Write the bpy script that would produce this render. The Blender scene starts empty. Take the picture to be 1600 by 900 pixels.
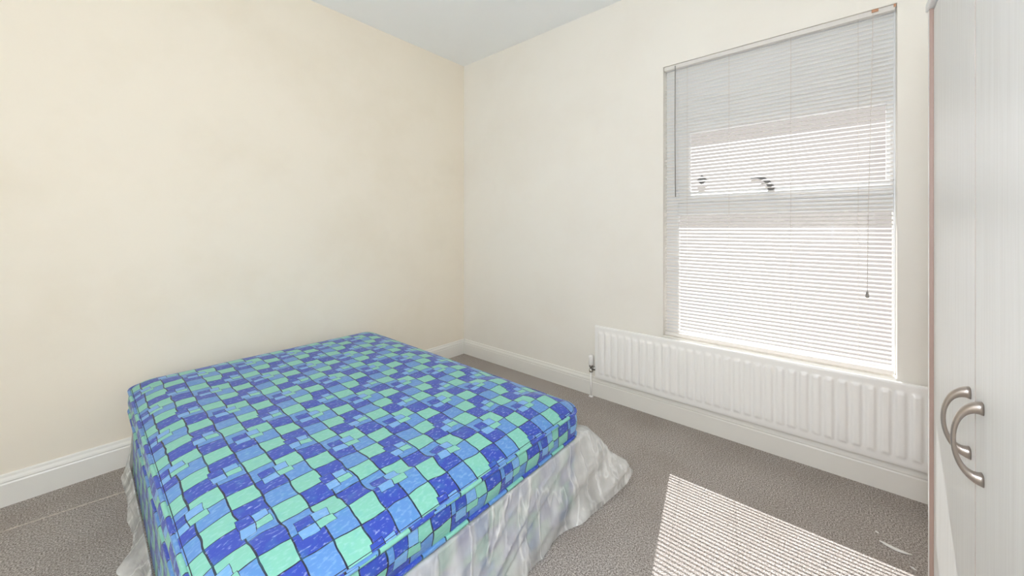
import bpy, bmesh, math, random
from mathutils import Vector, noise as mnoise

random.seed(7)
C = bpy.context.scene.collection
S = bpy.context.scene

# ------------------------------------------------------------------ camera, world, sun, exposure
CAM_H = 1.237          # eye height
WX = 2.5116            # window wall plane  x = WX
LY = 2.8156            # left wall plane    y = LY
HC = 2.85              # ceiling height
XB, YR = -1.05, -1.05  # walls behind the camera

cam = bpy.data.cameras.new('camera')
cam.sensor_fit = 'HORIZONTAL'; cam.sensor_width = 36.0
cam.lens = 36.0 * 587.0 / 1600.0
cam.shift_y = (357.0 - 450.0) / 1600.0
cam.clip_start = 0.02
camo = bpy.data.objects.new('camera', cam); C.objects.link(camo)
camo.location = (0, 0, CAM_H)
camo.rotation_euler = (math.radians(90), 0, math.radians(40.985 - 90))
S.camera = camo

wd = bpy.data.worlds.new('sky'); S.world = wd; wd.use_nodes = True
bg = wd.node_tree.nodes['Background']
bg.inputs[0].default_value = (1.0, 0.94, 0.90, 1); bg.inputs[1].default_value = 0.37

sun = bpy.data.lights.new('sun', 'SUN'); sun.energy = 4.7; sun.angle = math.radians(0.2)
sun.color = (0.98, 0.99, 1.0)
suno = bpy.data.objects.new('sun', sun); C.objects.link(suno)
el = math.radians(45.3); az = Vector((-0.608, -0.138, 0)).normalized()
sdir = Vector((az.x * math.cos(el), az.y * math.cos(el), -math.sin(el)))
suno.rotation_euler = sdir.to_track_quat('-Z', 'Y').to_euler()
suno.location = (6, 1, 6)

# light portal in the window opening (guides sky sampling, gives off nothing itself)
pl = bpy.data.lights.new('window_portal', 'AREA'); pl.shape = 'RECTANGLE'; pl.size = 1.06; pl.size_y = 1.78
pl.cycles.is_portal = True
plo = bpy.data.objects.new('window_portal', pl); C.objects.link(plo)
plo.location = (WX + 0.19, 0.33, 1.41); plo.rotation_euler = Vector((-1, 0, 0)).to_track_quat('-Z', 'Z').to_euler()

S.view_settings.view_transform = 'Standard'; S.view_settings.look = 'None'
S.view_settings.gamma = 1.0; S.view_settings.use_curve_mapping = False
S.view_settings.exposure = 0.88
S.cycles.max_bounces = 10; S.cycles.diffuse_bounces = 8; S.cycles.transparent_max_bounces = 12
S.cycles.sample_clamp_indirect = 8.0
S.cycles.use_adaptive_sampling = True; S.cycles.adaptive_threshold = 0.02

# ------------------------------------------------------------------ helpers
def lin(r, g, b):
    def f(c):
        c /= 255.0
        return c / 12.92 if c <= 0.04045 else ((c + 0.055) / 1.055) ** 2.4
    return (f(r), f(g), f(b), 1.0)

def new_mat(name):
    m = bpy.data.materials.new(name); m.use_nodes = True
    nt = m.node_tree; bs = nt.nodes['Principled BSDF']
    return m, nt, bs

def simple(name, col, rough=0.5, metal=0.0, bump=0.0, bscale=200.0, var=0.0, vscale=3.0):
    m, nt, bs = new_mat(name)
    bs.inputs['Base Color'].default_value = col
    bs.inputs['Roughness'].default_value = rough; bs.inputs['Metallic'].default_value = metal
    tc = nt.nodes.new('ShaderNodeTexCoord')
    if var > 0:
        n = nt.nodes.new('ShaderNodeTexNoise'); n.inputs['Scale'].default_value = vscale; n.inputs['Detail'].default_value = 5
        nt.links.new(tc.outputs['Object'], n.inputs['Vector'])
        r = nt.nodes.new('ShaderNodeValToRGB')
        r.color_ramp.elements[0].position = 0.3; r.color_ramp.elements[1].position = 0.7
        r.color_ramp.elements[0].color = tuple(c * (1 - var) for c in col[:3]) + (1,)
        r.color_ramp.elements[1].color = tuple(min(1, c * (1 + var * 0.5)) for c in col[:3]) + (1,)
        nt.links.new(n.outputs['Fac'], r.inputs['Fac']); nt.links.new(r.outputs['Color'], bs.inputs['Base Color'])
    if bump > 0:
        n2 = nt.nodes.new('ShaderNodeTexNoise'); n2.inputs['Scale'].default_value = bscale; n2.inputs['Detail'].default_value = 3
        nt.links.new(tc.outputs['Object'], n2.inputs['Vector'])
        b = nt.nodes.new('ShaderNodeBump'); b.inputs['Strength'].default_value = bump; b.inputs['Distance'].default_value = 0.002
        nt.links.new(n2.outputs['Fac'], b.inputs['Height']); nt.links.new(b.outputs['Normal'], bs.inputs['Normal'])
    return m

def box(bm, x0, x1, y0, y1, z0, z1):
    vs = [bm.verts.new((x, y, z)) for x in (x0, x1) for y in (y0, y1) for z in (z0, z1)]
    for f in ((0, 1, 3, 2), (4, 6, 7, 5), (0, 4, 5, 1), (2, 3, 7, 6), (0, 2, 6, 4), (1, 5, 7, 3)):
        bm.faces.new([vs[i] for i in f])
    return vs

def tube(bm, pts, r, n=10, closed=False, caps=True):
    pts = [Vector(p) for p in pts]; N = len(pts); rings = []
    up0 = None
    for i, p in enumerate(pts):
        if closed: t = pts[(i + 1) % N] - pts[i - 1]
        else: t = pts[min(i + 1, N - 1)] - pts[max(i - 1, 0)]
        t.normalize()
        ref = Vector((0, 0, 1)) if abs(t.z) < 0.9 else Vector((1, 0, 0))
        a = t.cross(ref).normalized(); b = a.cross(t).normalized()
        rr = r[i] if isinstance(r, (list, tuple)) else r
        rings.append([bm.verts.new(p + a * rr * math.cos(2 * math.pi * k / n) + b * rr * math.sin(2 * math.pi * k / n)) for k in range(n)])
    M = N if closed else N - 1
    for i in range(M):
        A, B = rings[i], rings[(i + 1) % N]
        for k in range(n):
            bm.faces.new((A[k], A[(k + 1) % n], B[(k + 1) % n], B[k]))
    if caps and not closed:
        bm.faces.new(rings[0][::-1]); bm.faces.new(rings[-1])
    return rings

def lathe(bm, prof, origin, axis='z', n=20):
    o = Vector(origin); rings = []
    for r, h in prof:
        ring = []
        for k in range(n):
            a = 2 * math.pi * k / n; c, s = r * math.cos(a), r * math.sin(a)
            v = {'z': Vector((c, s, h)), 'y': Vector((c, h, s)), 'x': Vector((h, c, s))}[axis]
            ring.append(bm.verts.new(o + v))
        rings.append(ring)
    for A, B in zip(rings, rings[1:]):
        for k in range(n): bm.faces.new((A[k], A[(k + 1) % n], B[(k + 1) % n], B[k]))
    bm.faces.new(rings[0][::-1]); bm.faces.new(rings[-1])

def obj(name, bm, mat, parent=None, smooth=False, bevel=0.0, seg=2):
    bmesh.ops.recalc_face_normals(bm, faces=bm.faces[:])
    me = bpy.data.meshes.new(name); bm.to_mesh(me); bm.free()
    o = bpy.data.objects.new(name, me); C.objects.link(o)
    me.materials.append(mat)
    if smooth:
        for p in me.polygons: p.use_smooth = True
    if bevel > 0:
        b = o.modifiers.new('bevel', 'BEVEL'); b.width = bevel; b.segments = seg; b.limit_method = 'ANGLE'
    if parent is not None: o.parent = parent
    return o

def boxobj(name, dims, mat, parent=None, bevel=0.0):
    bm = bmesh.new(); box(bm, *dims); return obj(name, bm, mat, parent, bevel=bevel)

def struct(o):
    o['kind'] = 'structure'; return o

def tag(o, label, cat, group=None):
    o['label'] = label; o['category'] = cat
    if group: o['group'] = group
    return o

def empty(name, loc):
    o = bpy.data.objects.new(name, None); C.objects.link(o); o.location = loc; o.empty_display_size = 0.05
    return o

def adopt(root):
    """children were modelled in world coordinates: take off the root's position"""
    bpy.context.view_layer.update()
    for o in [c for c in bpy.data.objects if c.parent == root]:
        o.location = Vector(o.location) - Vector(root.location)

# ------------------------------------------------------------------ node expression helper
class X:
    def __init__(s, nt, sock): s.nt, s.s = nt, sock
    def op(s, kind, *a):
        n = s.nt.nodes.new('ShaderNodeMath'); n.operation = kind
        for i, v in enumerate((s,) + a):
            if isinstance(v, X): s.nt.links.new(v.s, n.inputs[i])
            else: n.inputs[i].default_value = v
        return X(s.nt, n.outputs[0])
    def __add__(s, o): return s.op('ADD', o)
    def __sub__(s, o): return s.op('SUBTRACT', o)
    def __mul__(s, o): return s.op('MULTIPLY', o)
    def gt(s, v): return s.op('GREATER_THAN', v)
    def lt(s, v): return s.op('LESS_THAN', v)
    def floor(s): return s.op('FLOOR')
    def mod(s, v): return s.op('FLOORED_MODULO', v)
    def abs(s): return s.op('ABSOLUTE')
    def max(s, o): return s.op('MAXIMUM', o)
    def min(s, o): return s.op('MINIMUM', o)
    def inv(s): return (s * -1.0) + 1.0

def mixc(nt, fac, a, b):
    n = nt.nodes.new('ShaderNodeMix'); n.data_type = 'RGBA'
    nt.links.new(fac.s, n.inputs[0]) if isinstance(fac, X) else setattr(n.inputs[0], 'default_value', fac)
    for i, v in ((6, a), (7, b)):
        if isinstance(v, tuple): n.inputs[i].default_value = v
        else: nt.links.new(v, n.inputs[i])
    return n.outputs[2]

# ------------------------------------------------------------------ materials
def wall_mat(name, col, stain):
    m, nt, bs = new_mat(name)
    tc = nt.nodes.new('ShaderNodeTexCoord')
    n = nt.nodes.new('ShaderNodeTexNoise'); n.inputs['Scale'].default_value = 1.7; n.inputs['Detail'].default_value = 7; n.inputs['Roughness'].default_value = 0.6
    nt.links.new(tc.outputs['Object'], n.inputs['Vector'])
    r = nt.nodes.new('ShaderNodeValToRGB'); r.color_ramp.elements[0].position = 0.28; r.color_ramp.elements[1].position = 0.55
    r.color_ramp.elements[0].color = stain; r.color_ramp.elements[1].color = col
    nt.links.new(n.outputs['Fac'], r.inputs['Fac']); nt.links.new(r.outputs['Color'], bs.inputs['Base Color'])
    bs.inputs['Roughness'].default_value = 0.85
    n2 = nt.nodes.new('ShaderNodeTexNoise'); n2.inputs['Scale'].default_value = 9.0; n2.inputs['Detail'].default_value = 8
    nt.links.new(tc.outputs['Object'], n2.inputs['Vector'])
    b = nt.nodes.new('ShaderNodeBump'); b.inputs['Strength'].default_value = 0.12; b.inputs['Distance'].default_value = 0.01
    nt.links.new(n2.outputs['Fac'], b.inputs['Height']); nt.links.new(b.outputs['Normal'], bs.inputs['Normal'])
    return m

M_CREAM = wall_mat('magnolia_paint', lin(244, 236, 221), lin(239, 230, 213))
M_WINWALL = wall_mat('magnolia_cool_lit', lin(243, 240, 233), lin(240, 236, 228))  # same magnolia paint, whitened with the cooler light on this wall
M_CEIL = wall_mat('ceiling_paint', lin(247, 250, 252), lin(245, 248, 250))
M_GLOSS = simple('gloss_white_paint', lin(240, 238, 232), 0.35, var=0.02)
M_UPVC = simple('white_window_frame', lin(244, 246, 248), 0.35)
M_RAD = simple('radiator_enamel', lin(249, 248, 246), 0.3)
M_CHROME = simple('chrome', lin(190, 188, 185), 0.22, 1.0)
def slat_mat():
    m, nt, bs = new_mat('blind_slat')
    bs.inputs['Base Color'].default_value = lin(246, 244, 241); bs.inputs['Roughness'].default_value = 0.4
    tl = nt.nodes.new('ShaderNodeBsdfTranslucent'); tl.inputs[0].default_value = lin(246, 240, 234)
    mx = nt.nodes.new('ShaderNodeMixShader'); mx.inputs[0].default_value = 0.22
    nt.links.new(bs.outputs[0], mx.inputs[1]); nt.links.new(tl.outputs[0], mx.inputs[2])
    nt.links.new(mx.outputs[0], nt.nodes['Material Output'].inputs[0])
    return m
M_SLAT = slat_mat()
M_CORD = simple('blind_cord', lin(225, 220, 215), 0.7)
M_WAND = simple('clear_grey_wand', lin(150, 148, 145), 0.25)
M_BRASS = simple('copper_clip', lin(196, 150, 120), 0.4, 0.4)
M_HANDLE = simple('satin_nickel', lin(178, 168, 160), 0.36, 1.0, bump=0.05, bscale=300)
M_EDGE = simple('shaded_pink_edging', lin(168, 143, 132), 0.5)  # pinkish edging, browned with the shade on the side panel's inner face
M_PAPER = simple('white_scrap', lin(235, 233, 228), 0.6)
M_GREYH = simple('grey_window_handle', lin(120, 120, 120), 0.4)

def wood_mat():
    m, nt, bs = new_mat('pale_ash_laminate')
    tc = nt.nodes.new('ShaderNodeTexCoord'); mp = nt.nodes.new('ShaderNodeMapping')
    mp.inputs['Scale'].default_value = (60, 60, 1.5)
    nt.links.new(tc.outputs['Object'], mp.inputs['Vector'])
    n = nt.nodes.new('ShaderNodeTexNoise'); n.inputs['Scale'].default_value = 2.0; n.inputs['Detail'].default_value = 6
    nt.links.new(mp.outputs['Vector'], n.inputs['Vector'])
    r = nt.nodes.new('ShaderNodeValToRGB'); r.color_ramp.elements[0].position = 0.25; r.color_ramp.elements[1].position = 0.65
    r.color_ramp.elements[0].color = lin(226, 224, 221); r.color_ramp.elements[1].color = lin(235, 234, 232)
    nt.links.new(n.outputs['Fac'], r.inputs['Fac']); nt.links.new(r.outputs['Color'], bs.inputs['Base Color'])
    bs.inputs['Roughness'].default_value = 0.42
    return m
M_WOOD = wood_mat()

def carpet_mat():
    m, nt, bs = new_mat('grey_brown_carpet')
    tc = nt.nodes.new('ShaderNodeTexCoord')
    n = nt.nodes.new('ShaderNodeTexNoise'); n.inputs['Scale'].default_value = 185; n.inputs['Detail'].default_value = 4; n.inputs['Roughness'].default_value = 0.8
    nt.links.new(tc.outputs['Object'], n.inputs['Vector'])
    r = nt.nodes.new('ShaderNodeValToRGB'); e = r.color_ramp.elements
    e[0].position = 0.38; e[0].color = lin(104, 96, 91); e[1].position = 0.62; e[1].color = lin(222, 216, 210)
    k = e.new(0.5); k.color = lin(166, 158, 152)
    nt.links.new(n.outputs['Fac'], r.inputs['Fac'])
    n3 = nt.nodes.new('ShaderNodeTexNoise'); n3.inputs['Scale'].default_value = 3.5; n3.inputs['Detail'].default_value = 4
    nt.links.new(tc.outputs['Object'], n3.inputs['Vector'])
    f = (X(nt, n3.outputs['Fac']) - 0.4) * 0.9
    f = f.max(0.0)
    c = mixc(nt, f, r.outputs['Color'], lin(136, 124, 114))
    nt.links.new(c, bs.inputs['Base Color'])
    bs.inputs['Roughness'].default_value = 1.0
    bs.inputs['Specular IOR Level'].default_value = 0.05
    b = nt.nodes.new('ShaderNodeBump'); b.inputs['Strength'].default_value = 0.5; b.inputs['Distance'].default_value = 0.003
    nt.links.new(n.outputs['Fac'], b.inputs['Height']); nt.links.new(b.outputs['Normal'], bs.inputs['Normal'])
    return m
M_CARPET = carpet_mat()

def glass_mat():
    m = bpy.data.materials.new('window_glass'); m.use_nodes = True; nt = m.node_tree; nt.nodes.clear()
    out = nt.nodes.new('ShaderNodeOutputMaterial'); mx = nt.nodes.new('ShaderNodeMixShader')
    tr = nt.nodes.new('ShaderNodeBsdfTransparent'); gl = nt.nodes.new('ShaderNodeBsdfGlossy')
    gl.inputs['Roughness'].default_value = 0.02; mx.inputs[0].default_value = 0.04
    nt.links.new(tr.outputs[0], mx.inputs[1]); nt.links.new(gl.outputs[0], mx.inputs[2]); nt.links.new(mx.outputs[0], out.inputs[0])
    return m
M_GLASS = glass_mat()

def plastic_mat():
    m = bpy.data.materials.new('milky_polythene'); m.use_nodes = True; nt = m.node_tree; nt.nodes.clear()
    out = nt.nodes.new('ShaderNodeOutputMaterial')
    tr = nt.nodes.new('ShaderNodeBsdfTransparent'); tr.inputs[0].default_value = (0.97, 0.98, 0.98, 1)
    tl = nt.nodes.new('ShaderNodeBsdfTranslucent'); tl.inputs[0].default_value = lin(246, 248, 247)
    df = nt.nodes.new('ShaderNodeBsdfDiffuse'); df.inputs[0].default_value = lin(250, 251, 250)
    gl = nt.nodes.new('ShaderNodeBsdfGlossy'); gl.inputs['Roughness'].default_value = 0.22
    a = nt.nodes.new('ShaderNodeMixShader'); a.inputs[0].default_value = 0.15
    nt.links.new(df.outputs[0], a.inputs[1]); nt.links.new(tl.outputs[0], a.inputs[2])
    tc = nt.nodes.new('ShaderNodeTexCoord'); n = nt.nodes.new('ShaderNodeTexNoise')
    n.inputs['Scale'].default_value = 7; n.inputs['Detail'].default_value = 5
    mp = nt.nodes.new('ShaderNodeMapping'); mp.inputs['Scale'].default_value = (1.4, 1.0, 0.45); mp.inputs['Rotation'].default_value = (0, 0.5, 0)
    nt.links.new(tc.outputs['Object'], mp.inputs['Vector']); nt.links.new(mp.outputs['Vector'], n.inputs['Vector'])
    fac = ((X(nt, n.outputs['Fac']) - 0.5) * 1.3) + 0.56
    # thin milky crease lines where the film is folded
    m2 = nt.nodes.new('ShaderNodeMapping'); m2.inputs['Scale'].default_value = (6, 6, 1.6); m2.inputs['Rotation'].default_value = (0, 0.6, 0)
    nt.links.new(tc.outputs['Object'], m2.inputs['Vector'])
    k = nt.nodes.new('ShaderNodeTexNoise'); k.inputs['Scale'].default_value = 1.6; k.inputs['Detail'].default_value = 3
    nt.links.new(m2.outputs['Vector'], k.inputs['Vector'])
    cr = ((X(nt, k.outputs['Fac']) - 0.5).abs() * -28.0 + 1.0).max(0.0)
    fac = (fac + cr * 0.28).max(0.25).min(0.95)
    bp_ = nt.nodes.new('ShaderNodeBump'); bp_.inputs['Strength'].default_value = 0.55; bp_.inputs['Distance'].default_value = 0.006
    nt.links.new(cr.s, bp_.inputs['Height'])
    nt.links.new(bp_.outputs['Normal'], gl.inputs['Normal']); nt.links.new(bp_.outputs['Normal'], df.inputs['Normal'])
    b = nt.nodes.new('ShaderNodeMixShader'); nt.links.new(fac.s, b.inputs[0])
    nt.links.new(tr.outputs[0], b.inputs[1]); nt.links.new(a.outputs[0], b.inputs[2])
    c = nt.nodes.new('ShaderNodeMixShader'); c.inputs[0].default_value = 0.10
    nt.links.new(b.outputs[0], c.inputs[1]); nt.links.new(gl.outputs[0], c.inputs[2])
    nt.links.new(c.outputs[0], out.inputs[0])
    return m
M_PLASTIC = plastic_mat()

MINT, BLUE, DARK, PALE, LINE = lin(128, 200, 181), lin(90, 142, 208), lin(44, 72, 180), lin(116, 168, 224), lin(28, 34, 60)

def fabric_mat():
    """printed cover: 3 x 4 cell repeat of mint, blue and dark squares with two clusters of small squares; UV in cells"""
    m, nt, bs = new_mat('printed_mattress_cover')
    uv = nt.nodes.new('ShaderNodeUVMap'); uv.uv_map = 'cells'
    wn = nt.nodes.new('ShaderNodeTexNoise'); wn.inputs['Scale'].default_value = 0.9; wn.inputs['Detail'].default_value = 1.5
    nt.links.new(uv.outputs[0], wn.inputs['Vector'])
    sw = nt.nodes.new('ShaderNodeSeparateColor'); nt.links.new(wn.outputs['Color'], sw.inputs[0])
    sp = nt.nodes.new('ShaderNodeSeparateXYZ'); nt.links.new(uv.outputs[0], sp.inputs[0])
    u = X(nt, sp.outputs[0]) + (X(nt, sw.outputs[0]) - 0.5) * 0.26
    v = X(nt, sp.outputs[1]) + (X(nt, sw.outputs[1]) - 0.5) * 0.26
    mu, mv = u.mod(3.0), v.mod(4.0)
    fac = ((mv.floor() * 3.0 + mu.floor()) + 0.5) * (1 / 12.0)
    r = nt.nodes.new('ShaderNodeValToRGB'); r.color_ramp.interpolation = 'CONSTANT'
    table = [DARK, BLUE, MINT, BLUE, MINT, DARK, DARK, BLUE, MINT, MINT, DARK, BLUE]
    e = r.color_ramp.elements
    e[0].position = 0; e[0].color = table[0]; e[1].position = 11 / 12.0; e[1].color = table[11]
    for i in range(1, 11):
        q = e.new(i / 12.0); q.color = table[i]
    nt.links.new(fac.s, r.inputs['Fac'])
    col = r.outputs['Color']
    # grid lines
    fu, fv = u.mod(1.0), v.mod(1.0)
    du = fu.min(fu.inv()); dv = fv.min(fv.inv())
    line = du.lt(0.03).max(dv.lt(0.022))
    darkmask = None
    nx = nt.nodes.new('ShaderNodeMath')
    isdark = X(nt, nx.outputs[0])
    # dark cells by table index
    idx = fac * 12.0
    dk = None
    for i, t in enumerate(table):
        if t is DARK:
            q = (idx - (i + 0.5)).abs().lt(0.4)
            dk = q if dk is None else dk.max(q)
    nt.nodes.remove(nx)
    col = mixc(nt, line, col, LINE)
    cu = (u + 0.6).mod(3.0) - 0.6
    cv = mv
    rects = [(cu, cv, -0.13, .38, .70, 1.22, DARK), (cu, cv, .38, .88, .80, 1.22, PALE), (cu, cv, .38, .92, 1.22, 1.62, MINT), (cu, cv, -.10, .38, 1.22, 1.72, PALE),
             (mu, cv, 1.25, 1.86, 2.42, 2.93, DARK), (mu, cv, 1.86, 2.38, 2.42, 2.93, PALE), (mu, cv, 1.86, 2.46, 2.93, 3.32, MINT), (mu, cv, 1.25, 1.86, 2.93, 3.38, PALE)]
    for a, b, x0, x1, y0, y1, cc in rects:
        d = ((a - x0).min(a * -1.0 + x1)).min((b - y0).min(b * -1.0 + y1))
        ins = d.gt(0.0); inn = d.gt(0.018)
        col = mixc(nt, ins, col, LINE); col = mixc(nt, inn, col, cc)
        dk = dk * ins.inv()
        if cc is DARK: dk = dk.max(inn)
    # pencil strokes: streaky light marks, strongest on the dark squares
    mp = nt.nodes.new('ShaderNodeMapping'); mp.inputs['Rotation'].default_value = (0, 0, 0.5); mp.inputs['Scale'].default_value = (4.5, 10, 1)
    nt.links.new(uv.outputs[0], mp.inputs['Vector'])
    n = nt.nodes.new('ShaderNodeTexNoise'); n.inputs['Scale'].default_value = 1.0; n.inputs['Detail'].default_value = 3
    nt.links.new(mp.outputs['Vector'], n.inputs['Vector'])
    nf = X(nt, n.outputs['Fac'])
    st = ((nf - 0.57) * 7.0).max(0.0).min(1.0)
    col = mixc(nt, st * dk * 0.55, col, lin(190, 205, 245))
    st2 = ((nf - 0.5) * 4.0).max(0.0).min(1.0)
    col = mixc(nt, st2 * dk.inv() * line.inv() * 0.28, col, lin(190, 225, 240))
    n2 = nt.nodes.new('ShaderNodeTexNoise'); n2.inputs['Scale'].default_value = 2.2; n2.inputs['Detail'].default_value = 3
    nt.links.new(uv.outputs[0], n2.inputs['Vector'])
    st3 = ((X(nt, n2.outputs['Fac']) - 0.5) * 3.0).max(0.0).min(1.0)
    col = mixc(nt, st3 * 0.25, col, lin(70, 170, 190))
    nt.links.new(col, bs.inputs['Base Color'])
    bs.inputs['Roughness'].default_value = 0.55
    bs.inputs['Sheen Weight'].default_value = 0.15
    return m
M_FABRIC = fabric_mat()

# ------------------------------------------------------------------ the room
OY0, OY1, OZ0, OZ1 = -0.208, 0.868, 0.525, 2.295   # window opening
TH = 0.24
bm = bmesh.new(); box(bm, XB - 0.1, WX + TH, YR - 0.1, LY + 0.1, -0.12, 0.0)
floor = struct(obj('floor', bm, M_CARPET))
bm = bmesh.new(); box(bm, XB - 0.1, WX + TH, YR - 0.1, LY + 0.1, HC, HC + 0.1)
struct(obj('ceiling', bm, M_CEIL))
bm = bmesh.new(); box(bm, XB - 0.1, WX + TH, LY, LY + 0.1, 0, HC)
struct(obj('wall_left', bm, M_CREAM))
bm = bmesh.new()
box(bm, WX, WX + TH, YR, OY0, 0, HC); box(bm, WX, WX + TH, OY1, LY, 0, HC)
box(bm, WX, WX + TH, OY0, OY1, 0, OZ0); box(bm, WX, WX + TH, OY0, OY1, OZ1, HC)
struct(obj('wall_window', bm, M_WINWALL))
bm = bmesh.new(); box(bm, XB - 0.1, XB, YR, LY, 0, HC)
struct(obj('wall_back', bm, M_CREAM))
bm = bmesh.new(); box(bm, XB, WX, YR - 0.1, YR, 0, HC)
struct(obj('wall_right', bm, M_CREAM))

def skirting(name, horizontal, a0, a1, plane):
    prof = [(0, 0), (0.020, 0), (0.020, 0.098), (0.017, 0.104), (0.0185, 0.110), (0.016, 0.118), (0.011, 0.126), (0.009, 0.136), (0.006, 0.140), (0, 0.140)]
    bm = bmesh.new(); ends = []
    for a in (a0, a1):
        ends.append([bm.verts.new((a, plane - d, z) if horizontal else (plane - d, a, z)) for d, z in prof])
    n = len(prof)
    for i in range(n):
        bm.faces.new((ends[0][i], ends[0][(i + 1) % n], ends[1][(i + 1) % n], ends[1][i]))
    bm.faces.new(ends[0]); bm.faces.new(ends[1][::-1])
    return struct(obj(name, bm, M_GLOSS))
skirting('baseboard_left', True, XB, WX, LY)
skirting('baseboard_window', False, YR, LY - 0.02, WX)

# pale worn seam across the carpet beside the bed
bm = bmesh.new()
P = [Vector((-0.45, 2.605)), Vector((-0.212, 2.575)), Vector((-0.045, 2.556)), Vector((0.19, 2.527)), Vector((0.5, 2.49))]
L = []
for i in range(49):
    t = i / 48 * (len(P) - 1); k = min(int(t), len(P) - 2); p = P[k].lerp(P[k + 1], t - k)
    w = 0.0042 + 0.0018 * mnoise.noise(Vector((i * 0.7, 3, 0)))
    p.y += 0.002 * mnoise.noise(Vector((i * 0.5, 0, 0)))
    L.append([bm.verts.new((p.x, p.y - w, 0.0002)), bm.verts.new((p.x, p.y, 0.003)), bm.verts.new((p.x, p.y + w, 0.0002))])
for A, B in zip(L, L[1:]):
    bm.faces.new((A[0], A[1], B[1], B[0])); bm.faces.new((A[1], A[2], B[2], B[1]))
M_SEAM = simple('pale_carpet_backing', lin(192, 182, 170), 0.95, bump=0.6, bscale=220, var=0.2, vscale=60)
seam = obj('carpet_seam', bm, M_SEAM, floor); seam['label'] = 'pale worn seam line in carpet'

# ------------------------------------------------------------------ window
win = empty('window_1', (WX + 0.15, 0.33, OZ0)); win['kind'] = 'structure'
FX0, FX1 = WX + 0.066, WX + 0.106
GY0, GY1 = -0.202, 0.792      # lower light
Z_TR0, Z_TR1 = 1.326, 1.40
boxobj('sill', (WX - 0.012, FX0, OY0 + 0.001, OY1 - 0.001, OZ0 - 0.004, OZ0 + 0.012), M_GLOSS, win, 0.003)
boxobj('jamb', (FX0, FX1, GY1, OY1, OZ0, OZ1), M_UPVC, win, 0.004)
boxobj('jamb', (FX0, FX1, OY0, GY0, OZ0, OZ1), M_UPVC, win, 0.002)
boxobj('head_panel', (FX0, FX1, GY0, GY1, 1.9270, OZ1), M_UPVC, win)
boxobj('bottom_rail', (FX0, FX1, GY0, GY1, OZ0, OZ0 + 0.04), M_UPVC, win, 0.004)
boxobj('transom', (FX0, FX1, GY0, GY1, Z_TR0, Z_TR1), M_UPVC, win, 0.004)
UY0, UY1, UZ0, UZ1 = -0.176, 0.722, 1.474, 1.848
cas = boxobj('casement_rail', (FX0 - 0.004, FX1, GY0, GY1, Z_TR1 + 0.003, UZ0), M_UPVC, win, 0.005)
boxobj('casement_rail', (FX0 - 0.004, FX1, GY0, GY1, UZ1, 1.927), M_UPVC, win, 0.001)
boxobj('casement_stile', (FX0 - 0.004, FX1, UY1, GY1, UZ0, UZ1), M_UPVC, win, 0.003)
boxobj('casement_stile', (FX0 - 0.004, FX1, GY0, UY0, UZ0, UZ1), M_UPVC, win, 0.003)
boxobj('pane', (FX0 + 0.020, FX0 + 0.024, UY0 - 0.004, UY1 + 0.004, UZ0 - 0.004, UZ1 + 0.004), M_GLASS, win)
boxobj('pane', (FX0 + 0.020, FX0 + 0.024, GY0 - 0.004, GY1 + 0.004, OZ0 + 0.036, Z_TR0 + 0.004), M_GLASS, win)
# curved casement handle on its rose
bm = bmesh.new()
hp = [(FX0 - 0.012, 0.288, 1.474), (FX0 - 0.016, 0.302, 1.500), (FX0 - 0.020, 0.322, 1.520), (FX0 - 0.022, 0.350, 1.533), (FX0 - 0.022, 0.385, 1.532)]
tube(bm, hp, [0.014, 0.013, 0.011, 0.008, 0.006], 12)
lathe(bm, [(0.012, -0.014), (0.018, -0.010), (0.018, 0.0)], (FX0 - 0.004, 0.288, 1.470), 'x', 16)
obj('casement_handle', bm, M_GREYH, win, True)
# diamond-shaped vent sticker / catch on the glass
bm = bmesh.new()
vs = [(0.684, 1.545), (0.655, 1.577), (0.624, 1.545), (0.655, 1.512)]
a = [bm.verts.new((FX0 + 0.012, y, z)) for y, z in vs]; b = [bm.verts.new((FX0 + 0.0195, y, z)) for y, z in vs]
bm.faces.new(a); bm.faces.new(b[::-1])
for i in range(4): bm.faces.new((a[i], a[(i + 1) % 4], b[(i + 1) % 4], b[i]))
obj('diamond_catch', bm, M_GREYH, win, bevel=0.002)
adopt(win)

# ------------------------------------------------------------------ venetian blind
BX = WX + 0.022
BY0, BY1 = -0.196, 0.860
blind = tag(empty('venetian_blind', (BX, 0.33, OZ1)), 'white slatted venetian blind lowered over the window above the radiator', 'blind')
boxobj('head_rail', (BX - 0.014, BX + 0.014, BY0 - 0.006, BY1 + 0.004, OZ1 - 0.026, OZ1 - 0.001), M_SLAT, blind, 0.002)
ZB, ZT, NS = 0.553, OZ1 - 0.042, 80
tilt = math.radians(28); SW = 0.0168
bm = bmesh.new(); n = 5; rows = []
for k in range(n):
    q = (k / (n - 1) - 0.5)
    rows.append((q * SW, 0.0012 * (1 - 4 * q * q)))
ringA = []
for y in (BY0, BY1):
    top = [bm.verts.new((x, y - 0.33, z + 0.0003)) for x, z in rows]; bot = [bm.verts.new((x, y - 0.33, z - 0.0003)) for x, z in rows[::-1]]
    ringA.append(top + bot)
m_ = len(ringA[0])
for i in range(m_): bm.faces.new((ringA[0][i], ringA[0][(i + 1) % m_], ringA[1][(i + 1) % m_], ringA[1][i]))
bm.faces.new(ringA[0]); bm.faces.new(ringA[1][::-1])
slat0 = obj('slat', bm, M_SLAT, blind)
for i in range(NS):
    s = slat0 if i == 0 else slat0.copy()
    if i: C.objects.link(s)
    s.parent = blind
    z = ZT + (ZB + 0.024 - ZT) * i / (NS - 1)
    s.location = (BX, 0.33, z)
    s.rotation_euler = (random.uniform(-1, 1) * 0.0006, -tilt + random.uniform(-0.02, 0.02), 0)
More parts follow.
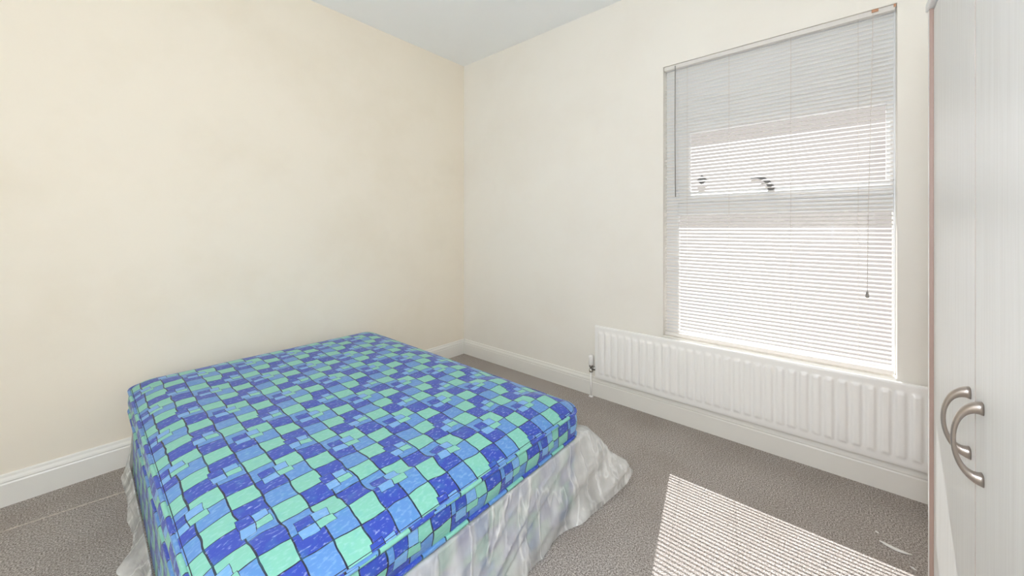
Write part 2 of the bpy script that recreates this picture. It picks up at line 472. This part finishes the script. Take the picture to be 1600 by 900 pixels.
boxobj('bottom_rail', (BX - 0.012, BX + 0.012, BY0, BY1, ZB - 0.013, ZB + 0.010), M_SLAT, blind, 0.003)
for y in (0.726, 0.491, 0.195, -0.074):
    bm = bmesh.new()
    for dx in (-0.0088, 0.0088):
        tube(bm, [(BX + dx, y, OZ1 - 0.024), (BX + dx, y, ZB)], 0.0006, 5)
    for i in range(NS):
        z = ZT + (ZB + 0.024 - ZT) * i / (NS - 1) - 0.002
        tube(bm, [(BX - 0.0088, y, z - 0.005), (BX + 0.0088, y, z + 0.005)], 0.0005, 4, caps=False)
    obj('ladder_cord', bm, M_CORD, blind)
bm = bmesh.new(); tube(bm, [(BX - 0.022, 0.792, OZ1 - 0.012), (BX - 0.024, 0.793, 1.9), (BX - 0.024, 0.790, 1.44)], 0.0030, 8)
o = obj('tilt_wand', bm, M_WAND, blind, True); o['label'] = 'thin grey tilt wand'
bm = bmesh.new(); tube(bm, [(BX - 0.020, -0.126, OZ1 - 0.02), (BX - 0.021, -0.118, 1.75), (BX - 0.021, -0.109, 1.3), (BX - 0.021, -0.106, 0.93)], 0.0011, 6)
cord = obj('pull_cord', bm, M_CORD, blind, True)
bm = bmesh.new(); lathe(bm, [(0.002, 0.03), (0.004, 0.026), (0.007, 0.006), (0.007, 0.0), (0.003, -0.002)], (BX - 0.021, -0.106, 0.902), 'z', 12)
o = obj('cord_tassel', bm, M_WAND, blind, True); o['label'] = 'small grey cord end'
for y in (-0.133, -0.2005):
    bm = bmesh.new()
    box(bm, BX - 0.018, BX - 0.003, y - 0.012 if y > -0.15 else y - 0.004, y + 0.012 if y > -0.15 else y + 0.004, OZ1 - 0.0035, OZ1 - 0.0003)
    box(bm, BX - 0.0185, BX - 0.0155, y - 0.012 if y > -0.15 else y - 0.004, y + 0.012 if y > -0.15 else y + 0.004, OZ1 - 0.014, OZ1 - 0.0003)
    o = obj('fixing_clip', bm, M_BRASS, blind); o['label'] = 'copper coloured fixing clip'
adopt(blind)

# ------------------------------------------------------------------ radiator
RX = WX - 0.050
RY0, RY1, RZ0, RZ1 = -0.62, 1.338, 0.150, 0.532
rad = tag(empty('radiator', (WX - 0.04, 0.35, RZ0)), 'long white fluted panel radiator on the wall below the window', 'radiator')
bm = bmesh.new()
pitch = 0.0503
ys = []; y = RY0
NY = int((RY1 - RY0) / pitch * 12)
zs = [RZ0, RZ0 + 0.012, RZ0 + 0.024, RZ0 + 0.036] + [RZ0 + 0.036 + 0.004 * k for k in range(1, 6)] + [RZ0 + 0.1, RZ0 + 0.19, RZ0 + 0.27] + [RZ1 - 0.06 + 0.004 * k for k in range(6)] + [RZ1 - 0.03, RZ1 - 0.016, RZ1 - 0.004, RZ1]
def rib(y, z):
    ph = ((RY1 - 0.02 - y) / pitch) % 1.0
    if y > RY1 - 0.022 or y < RY0 + 0.022: return 0.0
    d = abs(ph - 0.5) * 2
    r = 0.5 + 0.5 * math.cos(math.pi * min(1, max(0, (d - 0.30) / 0.62)))
    za = min(1, max(0, (z - (RZ0 + 0.034)) / 0.022)); zb = min(1, max(0, ((RZ1 - 0.038) - z) / 0.022))
    e = math.sin(za * math.pi / 2) * math.sin(zb * math.pi / 2)
    return 0.0085 * r * e
V = []
for i in range(NY + 1):
    y = RY0 + (RY1 - RY0) * i / NY
    V.append([bm.verts.new((RX + (0.004 if z in (RZ0, RZ1) else 0) - rib(y, z), y, z)) for z in zs])
for A, B in zip(V, V[1:]):
    for k in range(len(zs) - 1): bm.faces.new((A[k], A[k + 1], B[k + 1], B[k]))
# back of the sheet
back = [[bm.verts.new((RX + 0.014, y, z)) for z in (RZ0, RZ1)] for y in (RY0, RY1)]
bm.faces.new((back[0][0], back[0][1], back[1][1], back[1][0]))
bm.faces.new([v for v in V[0]] + [back[0][1], back[0][0]])
bm.faces.new([v for v in V[-1]] + [back[1][1], back[1][0]])
bm.faces.new([V[i][-1] for i in range(NY + 1)] + [back[1][1], back[0][1]])
bm.faces.new([V[i][0] for i in range(NY + 1)] + [back[1][0], back[0][0]])
obj('fluted_panel', bm, M_RAD, rad, True).modifiers.new('es', 'EDGE_SPLIT').split_angle = math.radians(50)
for y in (1.12, 0.35, -0.45):
    boxobj('wall_bracket', (RX + 0.014, WX - 0.0015, y - 0.02, y + 0.02, RZ0 + 0.05, RZ1 - 0.05), M_RAD, rad)
vy = 1.376; vx = WX - 0.040
bm = bmesh.new()
lathe(bm, [(0.0175, 0.0), (0.0185, 0.006), (0.0185, 0.045), (0.017, 0.066), (0.012, 0.072)], (vx, vy, 0.235), 'z', 20)
val = obj('valve_head', bm, M_RAD, rad, True)
bm = bmesh.new()
lathe(bm, [(0.010, -0.012), (0.014, -0.012), (0.014, 0.004), (0.010, 0.006), (0.010, 0.025), (0.015, 0.026), (0.015, 0.040), (0.011, 0.042)], (vx, vy, 0.194), 'z', 12)
tube(bm, [(vx, vy, 0.212), (vx, RY1 - 0.005, 0.212)], 0.010, 10)
lathe(bm, [(0.009, -0.012), (0.015, -0.012), (0.015, 0.006), (0.009, 0.006)], (vx, vy - 0.028, 0.212), 'y', 6)
o = obj('valve_body', bm, M_CHROME, rad, True); o['label'] = 'chrome valve fitting'
bm = bmesh.new(); tube(bm, [(vx, vy, 0.185), (vx, vy, 0.0)], 0.0075, 12); lathe(bm, [(0.008, 0.0), (0.018, 0.0), (0.014, 0.006), (0.008, 0.008)], (vx, vy, 0.0), 'z', 16)
obj('supply_pipe', bm, M_RAD, rad, True)
adopt(rad)

# ------------------------------------------------------------------ bed : base, polythene, mattress
MX0, MX1, MY0, MY1 = 0.165, 1.475, 0.868, 2.730
CUX, CUY = 0.0705, 0.0745
U = lambda x: (x - 0.552) / CUX + 1.0
Vv = lambda y: (1.237 - y) / CUY

def rrect(x0, x1, y0, y1, r, per=14, step=0.03):
    """closed perimeter, counter-clockwise from the front-left; list of (point, outward normal, arc length)"""
    out = []
    def seg(a, b, nrm):
        a, b = Vector(a), Vector(b); k = max(1, int((b - a).length / step))
        for i in range(k): out.append((a.lerp(b, i / k), Vector(nrm)))
    def arc(c, a0):
        for i in range(per):
            t = math.radians(a0 + 90 * i / per); nrm = Vector((math.cos(t), math.sin(t)))
            out.append((Vector(c) + nrm * r, nrm))
    seg((x0 + r, y0), (x1 - r, y0), (0, -1)); arc((x1 - r, y0 + r), -90)
    seg((x1, y0 + r), (x1, y1 - r), (1, 0)); arc((x1 - r, y1 - r), 0)
    seg((x1 - r, y1), (x0 + r, y1), (0, 1)); arc((x0 + r, y1 - r), 90)
    seg((x0, y1 - r), (x0, y0 + r), (-1, 0)); arc((x0 + r, y0 + r), 180)
    s = 0; res = []
    for i, (p, nn) in enumerate(out):
        if i: s += (p - out[i - 1][0]).length
        res.append((p, nn, s))
    return res

def set_uv(o, fn):
    me = o.data; lay = me.uv_layers.new(name='cells')
    for p in me.polygons:
        for li in p.loop_indices:
            lay.data[li].uv = fn(p, me.loops[li].vertex_index, me.vertices[me.loops[li].vertex_index].co)

Z_BOT, Z_TAPE0, Z_TAPE1 = 0.322, 0.334, 0.432
peri = rrect(MX0, MX1, MY0, MY1, 0.085)
NP = len(peri); total = peri[-1][2] + (peri[0][0] - peri[-1][0]).length
mattress = tag(empty('mattress', (0.82, 1.80, Z_BOT)), 'blue and mint printed patchwork mattress lying on the wrapped divan base', 'mattress')

def top_z(x, y, d):
    """height of the top panel; d = distance to the edge"""
    z = Z_TAPE1 + 0.004 + 0.043 * (1 - math.exp(-d / 0.055))
    k = 1 - math.exp(-d / 0.09)
    z += k * 0.0065 * mnoise.noise(Vector((x * 3.2, y * 3.2, 1.3)))
    z += k * 0.0035 * mnoise.noise(Vector((x * 9, y * 11, 4.1)))
    # soft crease running along the foot end
    yc = 1.035 + 0.03 * math.sin(x * 6.0 + 0.6)
    w = math.exp(-((x - 0.62) / 0.30) ** 2)
    z += 0.010 * w * math.exp(-((y - yc) / 0.022) ** 2) - 0.009 * w * math.exp(-((y - yc - 0.045) / 0.022) ** 2)
    # ruck near the right-hand edge
    w2 = math.exp(-((x - 1.36) / 0.09) ** 2)
    z += 0.009 * w2 * math.sin((y - 1.2) * 22.0) * math.exp(-((y - 1.25) / 0.25) ** 2)
    return z

# top panel
bm = bmesh.new()
cx, cy = (MX0 + MX1) / 2, (MY0 + MY1) / 2
fr = [1.0, 0.992, 0.984, 0.974, 0.962, 0.948, 0.93, 0.91, 0.885] + [0.885 - 0.0354 * k for k in range(1, 25)]
rings = []
for s in fr:
    ring = []
    for p, nn, arc_s in peri:
        q = Vector((cx + (p.x - cx) * s, cy + (p.y - cy) * s))
        d = min((1 - s) * (MX1 - MX0) / 2 if abs(nn.x) > abs(nn.y) else 9, (1 - s) * (MY1 - MY0) / 2 if abs(nn.y) >= abs(nn.x) else 9)
        d = (1 - s) * abs((p.x - cx) * nn.x + (p.y - cy) * nn.y)
        ring.append(bm.verts.new((q.x, q.y, top_z(q.x, q.y, d))))
    rings.append(ring)
for A, B in zip(rings, rings[1:]):
    for k in range(NP): bm.faces.new((A[k], A[(k + 1) % NP], B[(k + 1) % NP], B[k]))
bm.faces.new(rings[-1])
o = obj('top_panel', bm, M_FABRIC, mattress, True)
set_uv(o, lambda p, vi, co: (U(co.x), Vv(co.y)))
# border with soft buckles
bm = bmesh.new(); lv = [0, 0.12, 0.25, 0.4, 0.55, 0.7, 0.82, 0.92, 1.0]; rings = []
for t in lv:
    z = Z_TAPE1 + (Z_TAPE0 - Z_TAPE1) * t; ring = []
    for p, nn, s in peri:
        bul = 0.010 * math.sin(math.pi * t) + 0.007 * math.sin(math.pi * t) * mnoise.noise(Vector((s * 7, t * 1.5, 2)))
        ring.append(bm.verts.new((p.x + nn.x * bul, p.y + nn.y * bul, z)))
    rings.append(ring)
for A, B in zip(rings, rings[1:]):
    for k in range(NP): bm.faces.new((A[k], A[(k + 1) % NP], B[(k + 1) % NP], B[k]))
me_levels = {i: (i % NP, i // NP) for i in range(NP * len(lv))}
o = obj('border', bm, M_FABRIC, mattress, True)
def border_uv(p, vi, co):
    k, L_ = me_levels[vi]; s = peri[k][2]
    ks = [me_levels[v][0] for v in p.vertices]
    if k == 0 and NP - 1 in ks: s = total
    return (s / CUX + 0.35, (Z_TAPE1 - co.z) / CUY * 1.05 + 2.35)
set_uv(o, border_uv)
# bottom panel
bm = bmesh.new()
a = [bm.verts.new((p.x - nn.x * 0.012, p.y - nn.y * 0.012, Z_BOT)) for p, nn, s in peri]; b = [bm.verts.new((p.x, p.y, Z_TAPE0)) for p, nn, s in peri]
bm.faces.new(a[::-1])
for k in range(NP): bm.faces.new((a[k], a[(k + 1) % NP], b[(k + 1) % NP], b[k]))
o = obj('bottom_panel', bm, M_FABRIC, mattress, True)
set_uv(o, lambda p, vi, co: (U(co.x), Vv(co.y)))
# taped edges
def tape(z, off, row, dz, w=0.007, h=0.0065):
    bm = bmesh.new(); R = []
    for i, (p, nn, s) in enumerate(peri):
        wob = 0.0025 * mnoise.noise(Vector((s * 6, row, 0)))
        zz = z + dz(p, s) + wob
        sec = []
        for k in range(8):
            t = 2 * math.pi * k / 8
            sec.append(bm.verts.new((p.x + nn.x * (off + w * math.cos(t)), p.y + nn.y * (off + w * math.cos(t)), zz + h * math.sin(t))))
        R.append(sec)
    for i in range(NP):
        A, B = R[i], R[(i + 1) % NP]
        for k in range(8): bm.faces.new((A[k], A[(k + 1) % 8], B[(k + 1) % 8], B[k]))
    o = obj('edge_tape', bm, M_FABRIC, mattress, True)
    def f(p, vi, co):
        i, k = vi // 8, vi % 8; s = peri[i][2]
        if i == 0 and any(v // 8 == NP - 1 for v in p.vertices): s = total
        return (s / CUX * 0.8 + row * 1.3, row + 0.5 + 0.3 * math.sin(2 * math.pi * k / 8))
    set_uv(o, f)
tape(Z_TAPE1, 0.004, 1.0, lambda p, s: 0.0)
tape(Z_TAPE0, 0.004, 3.0, lambda p, s: 0.0)
# dark seam cord beside the top tape
bm = bmesh.new(); tube(bm, [(p.x - nn.x * 0.004, p.y - nn.y * 0.004, Z_TAPE1 + 0.0075 + 0.0025 * mnoise.noise(Vector((s * 6, 1.0, 0)))) for p, nn, s in peri], 0.0009, 6, closed=True)
o = obj('seam_stitching', bm, simple('dark_thread', lin(58, 48, 62), 0.8), mattress, True)
adopt(mattress)

# divan base in the same print
bx0, bx1, by0, by1 = MX0 + 0.012, MX1 - 0.014, MY0 + 0.014, MY1 - 0.012
bp = rrect(bx0, bx1, by0, by1, 0.03, 8, 0.06)
bm = bmesh.new(); R = []
for z, i in ((0.0, 0.0), (0.312, 0.0), (0.320, 0.006)):
    R.append([bm.verts.new((p.x - nn.x * i, p.y - nn.y * i, z)) for p, nn, s in bp])
nb = len(bp)
for A, B in zip(R, R[1:]):
    for k in range(nb): bm.faces.new((A[k], A[(k + 1) % nb], B[(k + 1) % nb], B[k]))
bm.faces.new(R[-1]); bm.faces.new(R[0][::-1])
base = obj('divan_base', bm, M_FABRIC)
btotal = bp[-1][2] + (bp[0][0] - bp[-1][0]).length
def base_uv(p, vi, co):
    i = vi % nb; s = bp[i][2]
    if abs(p.normal.z) > 0.8: return (U(co.x), Vv(co.y))
    if i == 0 and any(v % nb == nb - 1 for v in p.vertices): s = btotal
    return (s / CUX + 1.2, -co.z / CUY)
set_uv(base, base_uv)
tag(base, 'patterned divan base under the mattress, seen through milky plastic wrap', 'bed base')

# loose polythene around the base
pp = rrect(MX0 - 0.002, MX1 + 0.004, MY0 - 0.004, MY1 + 0.002, 0.06, 24, 0.007)
tot = pp[-1][2]
s_corner = min(pp, key=lambda q: (q[0] - Vector((MX1, MY0))).length)[2]
s_left = min(pp, key=lambda q: (q[0] - Vector((MX0, 1.95))).length)[2]
s_left2 = min(pp, key=lambda q: (q[0] - Vector((MX0, 1.45))).length)[2]
rowsT = [-0.18, -0.06] + [k / 40 for k in range(41)]
bm = bmesh.new(); G = []
for t in rowsT:
    ring = []
    for p, nn, s in pp:
        tt = max(0.0, t)
        z = 0.316 * (1 - tt) + 0.006 * tt
        slp = max(0.0, -nn.x) ** 2; slp = slp * slp * (3 - 2 * slp)   # slipped down along the left side
        zt = 0.3185 + (0.062 + 0.02 * mnoise.noise(Vector((s * 4, 1, 1))) - 0.3185) * max(0.0, slp - 0.03) / 0.97
        z = zt * (1 - tt) + 0.006 * tt
        if t < 0: z = 0.3205 + (zt - 0.3205) * max(0.0, slp - 0.03) / 0.97
        off = 0.004 + 0.02 * tt
        sl = max(0.0, -nn.x)           # hangs closer on the far left side
        if t < 0: off = (-0.03 + 0.03 * (1 + t / 0.18) - 0.004) * max(0.0, 1 - slp * 40)
        # folds that fan out towards the hem
        fold = mnoise.noise(Vector((s * 6.0 + tt * 2.6, tt * 1.2, 7))) * 0.028
        rg = 1 - abs(mnoise.noise(Vector((s * 5.5 + tt * 3.5, tt * 0.8, 3)))) * 3.5
        rg2 = 1 - abs(mnoise.noise(Vector((s * 10.0 - tt * 5.0, tt * 1.2, 9)))) * 5.0
        fold += 0.013 * max(0, rg) ** 1.5 + 0.004 * max(0, rg2) ** 1.5
        if t >= 0: off += (0.15 + 0.85 * tt) * fold * (1 - 0.7 * sl)
        wc = math.exp(-((s - s_corner) / 0.13) ** 2); ws = math.exp(-((s - s_corner) / 0.05) ** 2)
        dx = dy = 0.0
        if t >= 0:
            dx = wc * (0.060 + 0.10 * tt) + ws * (0.03 + 0.10 * tt); dy = -wc * 0.035 * tt - ws * 0.06 * tt
            z += ws * 0.05 * tt - wc * 0.010 * (1 - tt)
        wl = math.exp(-((s - s_left) / 0.07) ** 2); wl2 = math.exp(-((s - s_left2) / 0.12) ** 2)
        dx -= (0.055 * wl + 0.015 * wl2) * tt ** 1.5
        off = max(off, 0.0 if t >= 0 else -1)
        # keep clear of the skirting behind the bed
        yy = min(p.y + nn.y * off + dy, LY - 0.03)
        ring.append(bm.verts.new((p.x + nn.x * off + dx, yy, max(z, 0.004))))
    G.append(ring)
n_ = len(pp)
for A, B in zip(G, G[1:]):
    for k in range(n_): bm.faces.new((A[k], A[(k + 1) % n_], B[(k + 1) % n_], B[k]))
wrap = obj('plastic_wrap', bm, M_PLASTIC, None, True)
tag(wrap, 'loose milky polythene wrap flaring out around the divan base', 'plastic wrap')

# ------------------------------------------------------------------ wardrobe
WY = -0.200
ward = tag(empty('wardrobe', (1.13, -0.48, 0)), 'pale ash two-door wardrobe with curved metal handles at the right', 'wardrobe')
xa, xb = 0.690, 1.556      # door span
seamx = 1.1385
boxobj('side_panel', (xb + 0.002, xb + 0.020, -0.76, WY + 0.0085, 0, 1.850), M_EDGE, ward, 0.001)
boxobj('side_panel', (xa - 0.020, xa - 0.002, -0.76, WY + 0.0085, 0, 1.850), M_EDGE, ward, 0.001)
boxobj('top_board', (xa - 0.022, xb + 0.024, -0.77, WY + 0.013, 1.850, 1.872), M_WOOD, ward, 0.002)
boxobj('back_panel', (xa - 0.002, xb + 0.002, -0.76, -0.752, 0.0, 1.850), M_WOOD, ward)
boxobj('plinth', (xa - 0.002, xb + 0.002, WY - 0.05, WY - 0.034, 0.0, 0.068), M_WOOD, ward)
boxobj('bottom_shelf', (xa - 0.002, xb + 0.002, -0.752, WY - 0.022, 0.068, 0.086), M_WOOD, ward)
d_far = boxobj('door', (seamx + 0.0020, xb, WY - 0.018, WY, 0.072, 1.846), M_WOOD, ward, 0.0012)
d_near = boxobj('door', (xa, seamx - 0.0020, WY - 0.018, WY, 0.072, 1.846), M_WOOD, ward, 0.0012)

for sp_ in [c for c in bpy.data.objects if c.name.startswith('side_panel')]:
    sp_.data.materials.append(M_WOOD)
    for p in sp_.data.polygons:
        if p.normal.y > 0.9: p.material_index = 1
for dr in (d_far, d_near):
    dr.data.materials.append(M_EDGE)
    for p in dr.data.polygons:
        if abs(p.normal.x) > 0.9: p.material_index = 1

def handle(x, z0, z1, parent):
    bm = bmesh.new(); N = 28; R = []
    for i in range(N + 1):
        t = i / N; a = math.pi * t
        z = (z0 + z1) / 2 - (z1 - z0 - 0.016) / 2 * math.cos(a)
        dep = 0.036 * math.sin(a) ** 0.85 if 0 < t < 1 else 0.0
        e = abs(2 * t - 1) ** 2.6
        hw = 0.0055 + 0.0065 * e          # half width along x
        th = 0.0036 + 0.0080 * e          # half thickness in the arc's plane
        # normal of the arc
        dz = (z1 - z0 - 0.016) / 2 * math.sin(a); dd = 0.034 * math.cos(a)
        nv = Vector((0, math.sin(a) + 0.02, -math.cos(a) * 0.95)).normalized()
        if i in (0, N): nv = Vector((0, 0.0, -1 if i == 0 else 1))
        c = Vector((x, WY + dep, z))
        sec = []
        for k in range(12):
            q = 2 * math.pi * k / 12
            ca, sa = math.cos(q), math.sin(q)
            ca = math.copysign(abs(ca) ** 0.6, ca); sa = math.copysign(abs(sa) ** 0.6, sa)
            v = c + Vector((hw * ca, 0, 0)) + nv * th * sa
            v.y = max(v.y, WY + 0.0002); sec.append(bm.verts.new(v))
        R.append(sec)
    for A, B in zip(R, R[1:]):
        for k in range(12): bm.faces.new((A[k], A[(k + 1) % 12], B[(k + 1) % 12], B[k]))
    bm.faces.new(R[0][::-1]); bm.faces.new(R[-1])
    o = obj('handle', bm, M_HANDLE, parent, True); o['label'] = 'curved satin metal bow handle'
    return o
handle(1.176, 0.777, 0.914, d_far)
handle(1.087, 0.767, 0.914, d_near)
adopt(ward)

# ------------------------------------------------------------------ unseen floor lamp added behind the camera to brighten the room
LX, LYY, LZ = -0.25, 0.05, 1.55
lamp = tag(empty('added_fill_lamp', (LX, LYY, 0)), 'added fill lamp with a lit opal globe on a pole, unseen behind the viewpoint', 'lamp')
bm = bmesh.new(); lathe(bm, [(0.13, 0.0), (0.13, 0.012), (0.11, 0.02), (0.015, 0.026)], (LX, LYY, 0), 'z', 32); obj('base', bm, M_UPVC, lamp, True)
bm = bmesh.new(); tube(bm, [(LX, LYY, 0.02), (LX, LYY, LZ - 0.13)], 0.010, 12); obj('pole', bm, M_UPVC, lamp, True)
bm = bmesh.new(); lathe(bm, [(0.012, -0.03), (0.035, -0.01), (0.04, 0.012)], (LX, LYY, LZ - 0.135), 'z', 20); obj('lamp_holder', bm, M_UPVC, lamp, True)
bm = bmesh.new(); bmesh.ops.create_uvsphere(bm, u_segments=24, v_segments=14, radius=0.135)
for v in bm.verts: v.co += Vector((LX, LYY, LZ))
m, nt, bs = new_mat('added_lamp_glow')
bs.inputs['Base Color'].default_value = lin(240, 240, 238)
bs.inputs['Emission Color'].default_value = (0.90, 0.98, 1.10, 1); bs.inputs['Emission Strength'].default_value = 47.0
obj('globe', bm, m, lamp, True)
adopt(lamp)

# ------------------------------------------------------------------ scraps on the carpet
def scrap(name, pts, w, label, z=0.004):
    bm = bmesh.new(); R = []
    for i, (x, y) in enumerate(pts):
        t = i / (len(pts) - 1); ww = w * (0.25 + 0.75 * math.sin(math.pi * min(1, t * 0.95 + 0.05)))
        zc = z + 0.004 * math.sin(math.pi * t)
        R.append([bm.verts.new((x - ww, y, z * 0.6)), bm.verts.new((x, y, zc)), bm.verts.new((x + ww, y, z * 0.6)), bm.verts.new((x, y, z * 0.3))])
    for A, B in zip(R, R[1:]):
        for k in range(4): bm.faces.new((A[k], A[(k + 1) % 4], B[(k + 1) % 4], B[k]))
    bm.faces.new(R[0]); bm.faces.new(R[-1][::-1])
    return tag(obj(name, bm, M_PAPER, None, True), label, 'litter', 'white scraps on the carpet')
scrap('plastic_scrap', [(2.075, -0.122), (2.068, -0.14), (2.060, -0.165), (2.060, -0.19), (2.066, -0.212)], 0.011, 'long curled white plastic sliver on the carpet beside the wardrobe')
scrap('paper_fleck', [(2.130, -0.112), (2.124, -0.118), (2.122, -0.125)], 0.004, 'tiny white fleck between the plastic sliver and the skirting')
scrap('paper_fleck', [(1.990, -0.197), (1.984, -0.205), (1.980, -0.214)], 0.004, 'tiny white fleck on the carpet nearest the blind stripes')
